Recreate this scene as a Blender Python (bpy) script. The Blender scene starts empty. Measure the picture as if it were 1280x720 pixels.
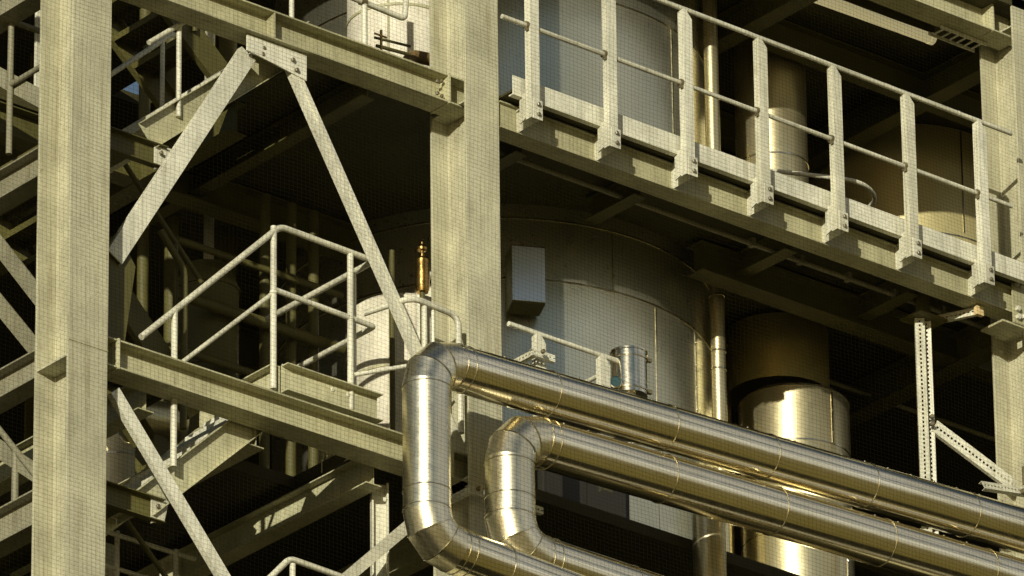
import bpy, bmesh, math, random
from mathutils import Vector as V, Matrix
random.seed(7)
sc = bpy.context.scene
col = sc.collection
PI = math.pi
R = math.radians

# ------------------------------------------------------------------ materials
def newmat(name):
    m = bpy.data.materials.new(name); m.use_nodes = True
    nt = m.node_tree; nt.nodes.clear()
    out = nt.nodes.new('ShaderNodeOutputMaterial'); b = nt.nodes.new('ShaderNodeBsdfPrincipled')
    nt.links.new(b.outputs[0], out.inputs[0])
    return m, nt, b

def ramp(nt, stops):
    r = nt.nodes.new('ShaderNodeValToRGB'); e = r.color_ramp.elements
    e[0].position, e[0].color = stops[0][0], (*stops[0][1], 1)
    e[1].position, e[1].color = stops[1][0], (*stops[1][1], 1)
    for p, c in stops[2:]:
        k = e.new(p); k.color = (*c, 1)
    return r

def noise(nt, vec, scale, detail=6, rough=.6):
    n = nt.nodes.new('ShaderNodeTexNoise'); n.inputs['Scale'].default_value = scale
    n.inputs['Detail'].default_value = detail; n.inputs['Roughness'].default_value = rough
    nt.links.new(vec, n.inputs['Vector']); return n

def mapping(nt, scale=(1, 1, 1)):
    tc = nt.nodes.new('ShaderNodeNewGeometry'); mp = nt.nodes.new('ShaderNodeMapping')
    mp.inputs['Scale'].default_value = scale
    nt.links.new(tc.outputs['Position'], mp.inputs['Vector']); return mp.outputs[0]

def mixc(nt, fac, a, b, mode='MIX'):
    m = nt.nodes.new('ShaderNodeMix'); m.data_type = 'RGBA'; m.blend_type = mode
    if isinstance(fac, float): m.inputs[0].default_value = fac
    else: nt.links.new(fac, m.inputs[0])
    for i, x in ((6, a), (7, b)):
        if isinstance(x, tuple): m.inputs[i].default_value = (*x, 1)
        else: nt.links.new(x, m.inputs[i])
    return m.outputs[2]

def paint(name, base, rough=.55, stain=(.16, .12, .05), amount=.5, spec=.35):
    """weathered coated steel: mottling, rain streaks, fine grime, slightly uneven skin"""
    m, nt, b = newmat(name)
    p = mapping(nt); ps = mapping(nt, (9, 9, .55))
    n1 = noise(nt, p, 2.3); n2 = noise(nt, ps, 1.6, 5); n3 = noise(nt, p, 38, 4)
    dark = tuple(c * .72 for c in base); lite = tuple(min(1, c * 1.12) for c in base)
    c1 = ramp(nt, [(.3, dark), (.7, lite)]); nt.links.new(n1.outputs[0], c1.inputs[0])
    s = ramp(nt, [(.52, (0, 0, 0)), (.78, (amount,) * 3)]); nt.links.new(n2.outputs[0], s.inputs[0])
    c2 = mixc(nt, s.outputs[0], c1.outputs[0], stain)
    n4 = noise(nt, p, 5.5, 8, .75)
    ru = ramp(nt, [(.63, (0, 0, 0)), (.72, (amount * .9,) * 3)]); nt.links.new(n4.outputs[0], ru.inputs[0])
    c2 = mixc(nt, ru.outputs[0], c2, (.17, .095, .035))
    oi = nt.nodes.new('ShaderNodeObjectInfo'); rv_ = ramp(nt, [(0, (.80, .79, .75)), (1, (1.0, 1.0, 1.0))]); nt.links.new(oi.outputs['Random'], rv_.inputs[0])
    c2 = mixc(nt, 1.0, c2, rv_.outputs[0], 'MULTIPLY')
    g = ramp(nt, [(.3, (.78, .77, .74)), (.62, (1, 1, 1))]); nt.links.new(n3.outputs[0], g.inputs[0])
    c3 = mixc(nt, 1.0, c2, g.outputs[0], 'MULTIPLY')
    nt.links.new(c3, b.inputs['Base Color'])
    rr = ramp(nt, [(.3, (rough - .12,) * 3), (.7, (rough + .15,) * 3)]); nt.links.new(n3.outputs[0], rr.inputs[0])
    nt.links.new(rr.outputs[0], b.inputs['Roughness'])
    b.inputs['Specular IOR Level'].default_value = spec
    bp = nt.nodes.new('ShaderNodeBump'); bp.inputs['Strength'].default_value = .12; bp.inputs['Distance'].default_value = .01
    nt.links.new(n3.outputs[0], bp.inputs['Height']); nt.links.new(bp.outputs[0], b.inputs['Normal'])
    return m

def cladding(name, base, rough, stretch=(1, 1, 1), wave=.25, dirt=.35, dist=.02, metal=1, rvar=.3):
    """bright sheet-metal jacket: buckled sheet, dull patches, dust"""
    m, nt, b = newmat(name)
    p = mapping(nt, stretch); q = mapping(nt)
    n1 = noise(nt, p, 3.2, 3); n2 = noise(nt, q, 14, 6, .7); n3 = noise(nt, q, 1.1, 4)
    d = ramp(nt, [(.35, tuple(c * (1 - dirt) for c in base)), (.68, base)]); nt.links.new(n2.outputs[0], d.inputs[0])
    e = ramp(nt, [(.3, (.86, .84, .76)), (.7, (1, 1, 1))]); nt.links.new(n3.outputs[0], e.inputs[0])
    nt.links.new(mixc(nt, 1.0, d.outputs[0], e.outputs[0], 'MULTIPLY'), b.inputs['Base Color'])
    b.inputs['Metallic'].default_value = metal
    rr = ramp(nt, [(.3, (rough * (1 - rvar),) * 3), (.75, (rough * (1 + rvar),) * 3)]); nt.links.new(n2.outputs[0], rr.inputs[0])
    nt.links.new(rr.outputs[0], b.inputs['Roughness'])
    bp = nt.nodes.new('ShaderNodeBump'); bp.inputs['Strength'].default_value = wave; bp.inputs['Distance'].default_value = dist
    nt.links.new(n1.outputs[0], bp.inputs['Height']); nt.links.new(bp.outputs[0], b.inputs['Normal'])
    return m

M = {}
M['col'] = paint('column_coating', (.58, .56, .40), .5, (.2, .15, .06), .55)
M['beam'] = paint('beam_coating', (.52, .50, .315), .55, (.12, .1, .05), .5)
M['rail'] = paint('galvanised_steel', (.76, .745, .60), .45, (.2, .18, .1), .5, .5)
M['side'] = paint('side_steel_shaded', (.28, .265, .18), .55, (.1, .08, .04), .5)  # beam paint in a darker tone, shade of the left side put in
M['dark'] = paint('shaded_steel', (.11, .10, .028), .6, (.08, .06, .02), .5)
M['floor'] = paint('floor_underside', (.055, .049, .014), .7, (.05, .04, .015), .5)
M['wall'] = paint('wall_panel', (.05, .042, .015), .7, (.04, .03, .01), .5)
M['pipe'] = cladding('pipe_jacket', (.98, .91, .72), .17, (.2, .7, .7), .035, .05, .008, 1, .25)
M['riser'] = cladding('riser_jacket', (.95, .88, .68), .30, (.5, .5, .5), .04, .05, .008, 1, .15)
M['darkduct'] = cladding('shaded_duct', (.46, .38, .14), .5, (2, 2, .5), .05, .1, .01, .9, .1)  # duct colour darkened for the shade under the walkway
M['tank'] = cladding('tank_jacket', (.75, .735, .58), .29, (1.0, 1.0, .25), .05, .0, .02, .94, .10)
M['plate'] = cladding('dull_sheet', (.60, .53, .27), .45, (1.2, 1.2, .5), .06, .05, .02, .5, .1)
M['duct'] = cladding('duct_jacket', (.72, .64, .40), .33, (2, 2, .5), .06, .03, .012, .9, .1)
M['band'] = cladding('band_metal', (.86, .80, .62), .22, (1, 1, 1), .05, .2)
M['bronze'] = cladding('bronze', (.62, .40, .14), .3, (3, 3, 3), .2, .3)
M['bolt'] = paint('bolt_steel', (.16, .135, .07), .4, (.1, .06, .02), .6, .6)
M['rust'] = paint('rusty_pipe', (.2, .13, .05), .6, (.07, .04, .01), .6)
M['box'] = cladding('box_sheet', (.88, .93, .99), .28, (1, 1, 1), .0, .0, .01, .75, .0)  # bluish base carries the sky light on the box door
M['cream'] = paint('cream_wood', (.75, .58, .3), .6, (.4, .3, .15), .4)
M['red'] = paint('red_enamel', (.4, .03, .03), .5, (.2, .02, .02), .4)

def plain(name, c, rough=.5, metallic=0, em=None):
    m, nt, b = newmat(name)
    p = mapping(nt); n = noise(nt, p, 20, 4)
    r = ramp(nt, [(.3, tuple(x * .8 for x in c)), (.7, c)]); nt.links.new(n.outputs[0], r.inputs[0])
    nt.links.new(r.outputs[0], b.inputs['Base Color'])
    b.inputs['Roughness'].default_value = rough; b.inputs['Metallic'].default_value = metallic
    if em: b.inputs['Emission Color'].default_value = (*c, 1); b.inputs['Emission Strength'].default_value = em
    return m
M['lampglass'] = plain('lamp_plastic', (.78, .68, .36), .35, 0, .42)
M['teal'] = plain('gauge_glass', (.03, .07, .07), .2)
M['black'] = plain('dark_box_black', (.02, .018, .012), .6)

# ------------------------------------------------------------------ mesh tools
class MB:
    def __init__(s): s.v = []; s.f = []; s.sm = []
    def add(s, vs, fs, smooth=False):
        o = len(s.v); s.v += [V(x) for x in vs]
        for f in fs: s.f.append(tuple(o + i for i in f)); s.sm.append(smooth)
        return s
    def box(s, a, b):
        (x0, y0, z0), (x1, y1, z1) = [(min(p, q)) for p, q in zip(a, b)], [(max(p, q)) for p, q in zip(a, b)]
        vs = [(x0, y0, z0), (x1, y0, z0), (x1, y1, z0), (x0, y1, z0), (x0, y0, z1), (x1, y0, z1), (x1, y1, z1), (x0, y1, z1)]
        return s.add(vs, [(3, 2, 1, 0), (4, 5, 6, 7), (0, 1, 5, 4), (1, 2, 6, 5), (2, 3, 7, 6), (3, 0, 4, 7)])
    def prof(s, a, b, poly, up=(0, 0, 1)):
        """extrude a 2-D outline (side, up) from a to b"""
        a, b = V(a), V(b); d = (b - a).normalized(); side = d.cross(V(up)).normalized(); u = side.cross(d).normalized()
        n = len(poly); vs = [p + side * x + u * y for p in (a, b) for x, y in poly]
        fs = [(i, (i + 1) % n, n + (i + 1) % n, n + i) for i in range(n)]
        area = sum(poly[i][0] * poly[(i + 1) % n][1] - poly[(i + 1) % n][0] * poly[i][1] for i in range(n))
        if area > 0: fs = [tuple(reversed(f)) for f in fs] ; caps = [tuple(range(n)), tuple(reversed(range(n, 2 * n)))]
        else: caps = [tuple(reversed(range(n))), tuple(range(n, 2 * n))]
        fs = [tuple(reversed(f)) for f in fs]; caps = [tuple(reversed(f)) for f in caps]
        return s.add(vs, fs + caps)
    def bar(s, a, b, w, h, up=(0, 0, 1)):
        return s.prof(a, b, [(-w / 2, -h / 2), (w / 2, -h / 2), (w / 2, h / 2), (-w / 2, h / 2)], up)
    def tube(s, pts, r, n=14, caps=True, split=False):
        pts = [V(p) for p in pts]; k = len(pts)
        dirs = [(pts[i + 1] - pts[i]).normalized() for i in range(k - 1)]
        side = dirs[0].orthogonal().normalized(); rings = []
        for i in range(k - 1):
            d = dirs[i]; side = (side - d * side.dot(d)).normalized(); up = d.cross(side)
            pair = []
            for e in (i, i + 1):
                if 0 < e < k - 1: nrm = (dirs[e - 1] + dirs[e]).normalized()
                else: nrm = d
                ring = []
                for j in range(n):
                    o = side * math.cos(2 * PI * j / n) * r + up * math.sin(2 * PI * j / n) * r
                    ring.append(pts[e] + o - d * (o.dot(nrm) / d.dot(nrm)))
                pair.append(ring)
            rings.append(pair)
        for i, (r0, r1) in enumerate(rings):
            s.add(r0 + r1, [(j, (j + 1) % n, n + (j + 1) % n, n + j) for j in range(n)], True)
        if caps:
            s.add(rings[0][0], [tuple(reversed(range(n)))]); s.add(rings[-1][1], [tuple(range(n))])
        return s
    def lathe(s, c, axis, prof, n=48, smooth=True, caps=False):
        """profile [(radius, height along axis)]; every span has its own edge loops so seams stay crisp"""
        c = V(c); ax = V(axis).normalized(); e1 = ax.orthogonal().normalized(); e2 = ax.cross(e1)
        for (r0, h0), (r1, h1) in zip(prof, prof[1:]):
            vs = []
            for r, h in ((r0, h0), (r1, h1)):
                vs += [c + ax * h + (e1 * math.cos(2 * PI * j / n) + e2 * math.sin(2 * PI * j / n)) * r for j in range(n)]
            s.add(vs, [(j, (j + 1) % n, n + (j + 1) % n, n + j) for j in range(n)], smooth)
        if caps:
            for (r, h), rev in ((prof[0], True), (prof[-1], False)):
                vs = [c + ax * h + (e1 * math.cos(2 * PI * j / n) + e2 * math.sin(2 * PI * j / n)) * r for j in range(n)]
                s.add(vs, [tuple(reversed(range(n))) if rev else tuple(range(n))])
        return s
    def hexa(s, p, axis, r, h):
        return s.lathe(p, axis, [(r, 0), (r, h * .8), (r * .8, h)], 6, False, True)
    def poly(s, pts, thick):
        """flat plate: outline in 3-D, thickened along its normal"""
        pts = [V(p) for p in pts]; n = len(pts); nr = (pts[1] - pts[0]).cross(pts[2] - pts[1]).normalized() * thick
        vs = pts + [p + nr for p in pts]
        return s.add(vs, [tuple(reversed(range(n))), tuple(range(n, 2 * n))] + [(i, (i + 1) % n, n + (i + 1) % n, n + i) for i in range(n)])
    def build(s, name, mat, parent=None, root=None, bevel=0):
        off = V((0, 0, 0))
        if parent is not None:
            r = parent
            while r.parent: r = r.parent
            off = V(r['_o']) if '_o' in r else V(r.location)
        else:
            xs = [min(v[i] for v in s.v) for i in range(3)]; xm = [max(v[i] for v in s.v) for i in range(3)]
            off = V(((xs[0] + xm[0]) / 2, (xs[1] + xm[1]) / 2, xs[2]))
        me = bpy.data.meshes.new(name)
        me.from_pydata([tuple(v - off) for v in s.v], [], s.f)
        for p, sm in zip(me.polygons, s.sm): p.use_smooth = sm
        me.materials.append(mat); me.validate(); me.update()
        o = bpy.data.objects.new(name, me); col.objects.link(o)
        if parent is not None: o.parent = parent
        else: o.location = off
        if bevel:
            b = o.modifiers.new('edge', 'BEVEL'); b.width = bevel; b.segments = 2; b.limit_method = 'ANGLE'; b.angle_limit = R(50)
        return o

def fillet(pts, rad, n=6):
    pts = [V(p) for p in pts]; out = [pts[0]]
    for i in range(1, len(pts) - 1):
        p = pts[i]; a = (pts[i - 1] - p); b = (pts[i + 1] - p); t = min(rad, a.length * .49, b.length * .49)
        a, b = p + a.normalized() * t, p + b.normalized() * t
        for j in range(n + 1):
            q = j / n; out.append(a * (1 - q) ** 2 + p * 2 * q * (1 - q) + b * q * q)
    out.append(pts[-1]); return out

def tag(o, label=None, cat=None, group=None, kind=None):
    if label: o['label'] = label
    if cat: o['category'] = cat
    if group: o['group'] = group
    if kind: o['kind'] = kind
    return o
def thing(name, loc, label, cat, group=None):
    o = bpy.data.objects.new(name, None); col.objects.link(o); o.location = loc; o.empty_display_size = .2
    return tag(o, label, cat, group)

def I_prof(h, b, tf, tw):
    return [(-b/2, -h/2), (b/2, -h/2), (b/2, -h/2+tf), (tw/2, -h/2+tf), (tw/2, h/2-tf), (b/2, h/2-tf), (b/2, h/2), (-b/2, h/2), (-b/2, h/2-tf), (-tw/2, h/2-tf), (-tw/2, -h/2+tf), (-b/2, -h/2+tf)]
def C_prof(h, b, t):           # web at side 0, flanges towards +side
    return [(0, -h/2), (b, -h/2), (b, -h/2+t), (t, -h/2+t), (t, h/2-t), (b, h/2-t), (b, h/2), (0, h/2)]
def L_prof(a, b, t):
    return [(0, 0), (a, 0), (a, t), (t, t), (t, b), (0, b)]

def ibeam(name, a, b, h, w, label, cat='beam', mat='beam', group=None, tf=.016, tw=.011, ends=(), stiff=(), bolts=()):
    """H-section with end plates and stiffeners given by distance along it"""
    a, b = V(a), V(b); d = (b - a).normalized()
    root = thing(name, a, label, cat, group)
    MB().prof(a, b, I_prof(h, w, tf, tw)).build('section', M[mat], root, bevel=.003)
    for e in ends:
        p = a + d * e; MB().bar(p - d * .011, p + d * .011, w + .012, h + .012).build('end_plate', M[mat], root, bevel=.002)
    for e in stiff:
        p = a + d * e; m = MB(); sd = d.cross(V((0, 0, 1)))
        for s in (-1, 1): m.bar(p + sd * s * (w / 4 + .002) - d * .006, p + sd * s * (w / 4 + .002) + d * .006, w / 2 - .012, h - 2 * tf - .002)
        m.build('stiffener', M[mat], root)
    return root

# ------------------------------------------------------------------ setting
yd = MB().add([(-60, -18, .012), (60, -18, .012), (60, 60, .012), (-60, 60, .012)], [(0, 1, 2, 3)])  # unseen dark yard, added to cut bounce light onto the steel undersides
M['asphalt'] = paint('yard_gravel', (.05, .042, .018), .9, (.03, .025, .012), .4, .1)
tag(yd.build('added_yard', M['asphalt']), kind='structure')
g = MB().add([(-3000, -3000, 0), (3000, -3000, 0), (3000, 3000, 0), (-3000, 3000, 0)], [(0, 1, 2, 3)])
gm, nt, b = newmat('dry_ground'); p = mapping(nt)
n1 = noise(nt, p, .05); n2 = noise(nt, p, 1.5)
r1 = ramp(nt, [(.35, (.34, .26, .06)), (.65, (.44, .34, .085))]); nt.links.new(n1.outputs[0], r1.inputs[0])
r2 = ramp(nt, [(.3, (.7, .7, .7)), (.7, (1, 1, 1))]); nt.links.new(n2.outputs[0], r2.inputs[0])
nt.links.new(mixc(nt, 1.0, r1.outputs[0], r2.outputs[0], 'MULTIPLY'), b.inputs['Base Color']); b.inputs['Roughness'].default_value = .9
tag(g.build('ground', gm), kind='structure')

ZA, ZB, ZU, ZC = 31.53, 28.13, 34.30, 25.2  # levels and most member coordinates below were unprojected from image pixels
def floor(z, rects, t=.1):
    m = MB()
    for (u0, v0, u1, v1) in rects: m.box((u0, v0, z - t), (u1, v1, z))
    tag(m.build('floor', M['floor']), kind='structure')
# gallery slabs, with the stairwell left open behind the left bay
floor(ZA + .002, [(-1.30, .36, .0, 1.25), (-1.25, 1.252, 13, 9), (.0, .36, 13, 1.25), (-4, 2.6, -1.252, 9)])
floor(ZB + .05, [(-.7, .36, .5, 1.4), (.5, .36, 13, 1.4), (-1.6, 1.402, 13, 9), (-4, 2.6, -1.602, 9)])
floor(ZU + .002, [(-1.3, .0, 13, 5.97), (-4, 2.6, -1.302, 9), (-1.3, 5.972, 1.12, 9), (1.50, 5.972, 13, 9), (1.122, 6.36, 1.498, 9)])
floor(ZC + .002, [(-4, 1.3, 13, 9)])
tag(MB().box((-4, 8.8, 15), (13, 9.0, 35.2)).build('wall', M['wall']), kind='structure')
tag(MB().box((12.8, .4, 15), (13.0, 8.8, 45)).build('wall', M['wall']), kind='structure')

# ------------------------------------------------------------------ columns
def column(u, b, h, label, plates=(), joint=None):
    root = thing('steel_column', (u + b / 2, h / 2, 0), label, 'column', 'main columns of the frame')
    MB().prof((u + b/2, h/2, 0), (u + b/2, h/2, 46), I_prof(h, b, .024, .014), up=(0, -1, 0)).build('section', M['col'], root, bevel=.004)
    for z in plates:
        m = MB()
        for s in (0, 1):
            x0 = u + .004 if s == 0 else u + b/2 + .009
            m.box((x0, .026, z), (x0 + b/2 - .013, h - .026, z + .016))
        m.build('stiffener', M['col'], root)
    if joint:
        MB().box((u + .002, -.006, joint), (u + b - .002, -.0005, joint + .008)).build('splice_weld', M['beam'], root)
    return root
column(-4.035, .385, .44, 'pale H-shaped column at the far left corner of the frame', (27.80, 31.3, 34), 27.93)
column(0.0, .355, .47, 'pale H-shaped column in the middle, between the two bays', (27.88, 31.28, 34.0))
column(6.29, .37, .44, 'pale H-shaped column at the right end of the walkway', (27.88, 31.1, 34.0))
def back_column(u, v, label):
    root = thing('steel_column', (u, v, 0), label, 'column', 'columns deep inside the frame')
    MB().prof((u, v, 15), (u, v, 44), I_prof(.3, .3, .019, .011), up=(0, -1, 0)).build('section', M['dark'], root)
back_column(-3.8, 5.2, 'dark column deep inside behind the left corner column')
back_column(0.2, 6.0, 'dark column deep inside behind the middle column')

# ------------------------------------------------------------------ edge beams of the frame
ibeam('edge_beam', (-3.79, .22, ZA - .13), (.16, .22, ZA - .13), .26, .24, 'upper left edge beam crossing above the chevron braces', group='edge beams of the frame', ends=(.23, 3.70), stiff=(1.87,))
ibeam('edge_beam', (-3.79, .22, ZB - .125), (.16, .22, ZB - .125), .25, .24, 'edge beam under the stair landing in the left bay', group='edge beams of the frame', ends=(.32, 3.70))
ibeam('edge_beam', (.19, .22, ZU - .19), (6.45, .22, ZU - .19), .34, .26, 'edge beam at the top right above the tube lamp', group='edge beams of the frame', ends=(5.95,))

def bolt_set(pts, root, axis=(0, -1, 0), r=.018, mat='bolt'):
    for p in pts: MB().hexa(p, axis, r, .02).build('bolt', M[mat], root)
beams = [o for o in col.objects if o.name.startswith('edge_beam')]
bolt_set([(-.15, y, z) for y in (.14, .30) for z in (ZA - .2, ZA - .06)] , beams[0], (1, 0, 0))
bolt_set([(-3.47, .132, ZB - .07), (-3.47, .132, ZB - .18)], beams[1]); bolt_set([(-.19, .145, ZA - .08), (-.19, .145, ZA - .19)], beams[0])

# gusset and braces
gp = thing('gusset_plate', (-1.86, .2, 31.0), 'pale gusset plate under the upper beam where two braces meet', 'gusset plate')
MB().poly([(-2.165, .17, 31.265), (-2.165, .17, 31.115), (-2.04, .17, 31.10), (-1.68, .17, 31.05), (-1.55, .17, 31.03), (-1.55, .17, 31.265)], .016).build('plate', M['rail'], gp, bevel=.002)
for (u, z) in ((-1.99, 31.19), (-2.0, 31.13), (-1.70, 31.17), (-1.66, 31.09)):
    MB().hexa((u, .169 if u < -1.9 else .152, z), (0, -1, 0), .02, .022).build('bolt', M['bolt'], gp)

def brace(a, b, w, label, v=.19, kind='flat', mat='rail', d=.06):
    a, b = V((a[0], v, a[1])), V((b[0], v, b[1]))
    root = thing('diagonal_brace', b if b.z < a.z else a, label, 'brace', 'diagonal braces of the frame')
    # channel, web to the front, with a raised rib edge
    dd = (b - a).normalized(); up = V((0, -1, 0))
    t = .012
    poly = [(-w/2, 0), (w/2, 0), (w/2, -d), (w/2 - t, -d), (w/2 - t, -t), (-w/2 + t, -t), (-w/2 + t, -d), (-w/2, -d)]
    MB().prof(a, b, poly, up=up).build('section', M[mat], root, bevel=.002)
    return root
brace((-2.10, 31.13), (-3.43, 28.90), .165, 'wide pale brace sloping from the gusset down to the left column', .215)
br = brace((-1.72, 31.19), (.0, 28.30), .105, 'narrow pale brace sloping from the gusset down to the middle column', .165)
a, b = V((-1.67, .16, 31.08)), V((-.35, .16, 28.883)); sd = V((.8, 0, .55))
MB().bar(a + sd * .012, b + sd * .012, .008, .014, (0, -1, 0)).build('rib', M['rail'], br)
brace((-3.45, 27.72), (-1.9, 25.9), .105, 'pale brace below the left edge beam sloping down to the right', .165)
bl = brace((-.35, 27.48), (-1.7, 26.15), .09, 'slim pale channel brace rising to the right at the bottom edge', .3)
g2 = thing('gusset_plate', (-3.55, .22, 28.2), 'shaded gusset plate beside the left column at the foot of the wide brace', 'gusset plate')
MB().poly([(-3.60, .25, 28.2), (-3.30, .25, 28.2), (-3.20, .25, 28.9), (-3.38, .25, 29.15), (-3.60, .25, 28.85)], -.014).build('plate', M['dark'], g2)

# ------------------------------------------------------------------ walkway of the right bay
wk = thing('walkway', (3.3, 0, 31.1), 'long steel walkway crossing the right bay below the railing', 'walkway')
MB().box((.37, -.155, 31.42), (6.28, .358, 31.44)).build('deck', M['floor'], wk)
MB().box((.37, -.166, 31.388), (6.22, -.156, 31.566)).build('toe_board', M['rail'], wk, bevel=.002)
MB().box((.37, -.1555, 31.388), (6.22, -.11, 31.398)).build('toe_board_lip', M['rail'], wk)
MB().prof((.37, .10, 31.275), (6.6, .10, 31.275), I_prof(.248, .2, .014, .14), (0, 0, 1)).build('edge_channel', M['beam'], wk, bevel=.002)
rl = thing('railing', (3.3, -.235, 31.2), 'pale seven-post railing along the walkway of the right bay', 'railing')
posts = [.475 + .847 * i for i in range(7)]
for i, u in enumerate(posts):
    zt, zb = 32.725, 31.17
    # U-shaped post: web in front, flange on the left, chamfered head
    m = MB(); t = .008
    m.poly([(u, -.27, zb), (u + .098, -.27, zb), (u + .098, -.27, zt - .075), (u + .035, -.27, zt), (u, -.27, zt)], -t)
    m.box((u, -.262, zb), (u + t, -.20, zt))
    m.box((u + .09, -.262, zb), (u + .098, -.215, zt - .08))
    po = m.build('post', M['rail'], rl)
    MB().box((u + .018, -.279, zb - .005), (u + .118, -.2705, zb + .175)).build('base_plate', M['rail'], po, bevel=.002)
    for z in (zb + .04, zb + .13):
        MB().hexa((u + .072, -.28, z), (0, -1, 0), .019, .018).build('bolt', M['bolt'], po)
    MB().poly([(u - .003, -.199, zb + .25), (u - .003, -.199, zb + .012), (u - .003, -.125, zb - .012), (u - .003, -.125, zb + .25)], .010).poly([(u + .09, -.199, zb + .21), (u + .09, -.199, zb), (u + .09, .028, zb - .01), (u + .09, .028, zb + .24)], .008).build('bracket', M['rail'], po)
    MB().lathe((u - .022, -.235, 32.03), (1, 0, 0), [(.02, 0), (.036, 0), (.036, .022), (.02, .022)], 12).box((u - .02, -.262, 31.975), (u - .005, -.235, 32.0)).build('clamp', M['bolt'], po)
MB().tube([(.30, -.237, 32.745), (5.99, -.237, 32.745)], .0215, 14).build('top_rail', M['rail'], rl)
MB().tube([(.20, -.235, 32.03), (5.96, -.235, 32.03)], .020, 14).build('mid_rail', M['rail'], rl)
for u in (2.9, 5.35): MB().lathe((u, -.237, 32.745), (1, 0, 0), [(.0225, 0), (.024, .002), (.024, .012), (.0225, .014)], 14).build('rail_joint', M['rail'], rl)
# end bracket with bolts between walkway and right column
eb = thing('end_bracket', (6.2, 0, 31.0), 'bolted bracket joining the walkway to the right column', 'bracket')
MB().box((6.0, -.02, 31.02), (6.29, .26, 31.04)).box((6.12, -.03, 31.04), (6.29, -.018, 31.62)).build('plate', M['beam'], eb)
for (u, z) in ((6.17, 31.1), (6.17, 31.18), (6.17, 31.42), (6.24, 31.42), (6.24, 31.12)):
    MB().hexa((u, -.031, z), (0, -1, 0), .028, .03).build('bolt', M['rail'], eb)

# ------------------------------------------------------------------ process tank behind the right bay
TC = (2.84, 3.08)
tk = thing('process_tank', (TC[0], TC[1], ZB), 'huge round metal-clad tank standing behind the middle column', 'tank')
RT = 1.93
def ring(c, r, z, h, t=.006, n=96):
    return MB().lathe((c[0], c[1], z), (0, 0, 1), [(r - .001, 0), (r + t, .002), (r + t, h - .002), (r - .001, h)], n)
MB().lathe((TC[0], TC[1], 0), (0, 0, 1), [(RT, ZB - .05), (RT, 30.72), (RT, 31.29), (RT, 33.5), (RT, 36)], 128).build('shell', M['tank'], tk)
for z in (29.2, 30.72, 31.29, 33.5): ring(TC, RT, z, .022).build('seam_band', M['band'], tk)
def tank_seam(c, r, ang, z0, z1, w=.022, rivets=True):
    a = R(ang); n = V((math.cos(a), math.sin(a), 0)); t = V((-n.y, n.x, 0)); p = V((c[0], c[1], 0)) + n * r
    m = MB().bar(p + V((0, 0, z0)), p + V((0, 0, z1)), w, .008, n)
    o = m.build('vertical_seam', M['band'], tk if c == TC else parent_duct if c == DC else rv)
    if rivets:
        k = MB(); z = z0 + .1
        while z < z1: k.lathe(p + n * .004 + V((0, 0, z)), n, [(.012, 0), (.009, .008), (.001, .01)], 8); z += .21
        k.build('rivet_row', M['band'], o)
tank_seam(TC, RT, -66, 28.2, 30.71)
tank_seam(TC, RT, -84, 28.2, 30.71, .014, False); tank_seam(TC, RT, -98, 30.73, 31.28, .014, False); tank_seam(TC, RT, -156, 28.2, 30.71, .016, False); tank_seam(TC, RT, -75, 31.6, 33.5, .014, False)

# junction box on the tank
bx = thing('junction_box', (1.55, 1.35, 29.8), 'steel junction box with a sky-tinted door fixed to the tank beside the middle column', 'box')
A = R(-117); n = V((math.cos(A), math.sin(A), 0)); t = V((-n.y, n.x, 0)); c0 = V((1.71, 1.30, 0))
m = MB(); m.bar(c0 + V((0, 0, 30.36)), c0 + V((0, 0, 30.90)), .29, .24, n); m.build('case', M['dark'], bx, bevel=.006)  # dark case colour holds the shade of its sides and underside
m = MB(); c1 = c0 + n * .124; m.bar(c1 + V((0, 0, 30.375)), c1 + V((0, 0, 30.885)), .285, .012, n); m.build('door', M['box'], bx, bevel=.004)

# drum and duct on the right
DC = (5.33, 1.97); UC = (5.16, 1.97)
parent_duct = thing('round_drum', (DC[0], DC[1], ZB), 'short fat metal drum with a duct above, right of the tank', 'drum')
RD = .49
MB().lathe((DC[0], DC[1], 0), (0, 0, 1), [(RD, 26.5), (RD, 29.35), (RD, 30.20), (RD, 30.72), (RD * .95, 30.75), (.0, 30.76)], 72).build('shell', M['duct'], parent_duct)
for z in (29.34, 30.19, 30.71): ring(DC, RD, z, .018, .005, 72).build('seam_band', M['band'], parent_duct)
tank_seam(DC, RD, -89, 30.21, 30.70); tank_seam(DC, RD, -70, 28.2, 29.33)
du = thing('round_duct', (UC[0], UC[1], 30.77), 'tall round metal duct rising from the drum through the walkway floor', 'duct')
MB().lathe((UC[0], UC[1], 0), (0, 0, 1), [(.32, 31.44), (.32, 33.0), (.32, 38)], 64).build('shell', M['duct'], du)
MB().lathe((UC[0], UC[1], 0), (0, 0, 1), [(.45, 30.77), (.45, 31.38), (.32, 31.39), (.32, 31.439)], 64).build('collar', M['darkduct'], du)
for z in (32.6, 33.0): ring(UC, .32, z, .02, .005, 64).build('seam_band', M['band'], du)
rv = thing('vessel', (7.7, 3.0, ZA), 'shaded round vessel on the upper floor at the right end of the railing', 'vessel')
MB().lathe((7.7, 3.0, 0), (0, 0, 1), [(.92, ZA + .01), (.92, 33.1), (.92, 34.19), (.90, 34.195)], 72).build('shell', M['plate'], rv)
tank_seam((7.7, 3.0), .92, -97, 33.15, 34.18, .016, False)
ring((7.7, 3.0), .92, 33.09, .02, .005, 72).build('seam_band', M['band'], rv)
sm_ = thing('vertical_pipe', (3.93, 1.37, 26), 'slim bright pipe running up along the right edge of the tank', 'pipe')
MB().tube([(3.93, 1.37, 26), (3.93, 1.37, 38)], .065, 24).build('jacket', M['duct'], sm_)
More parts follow.
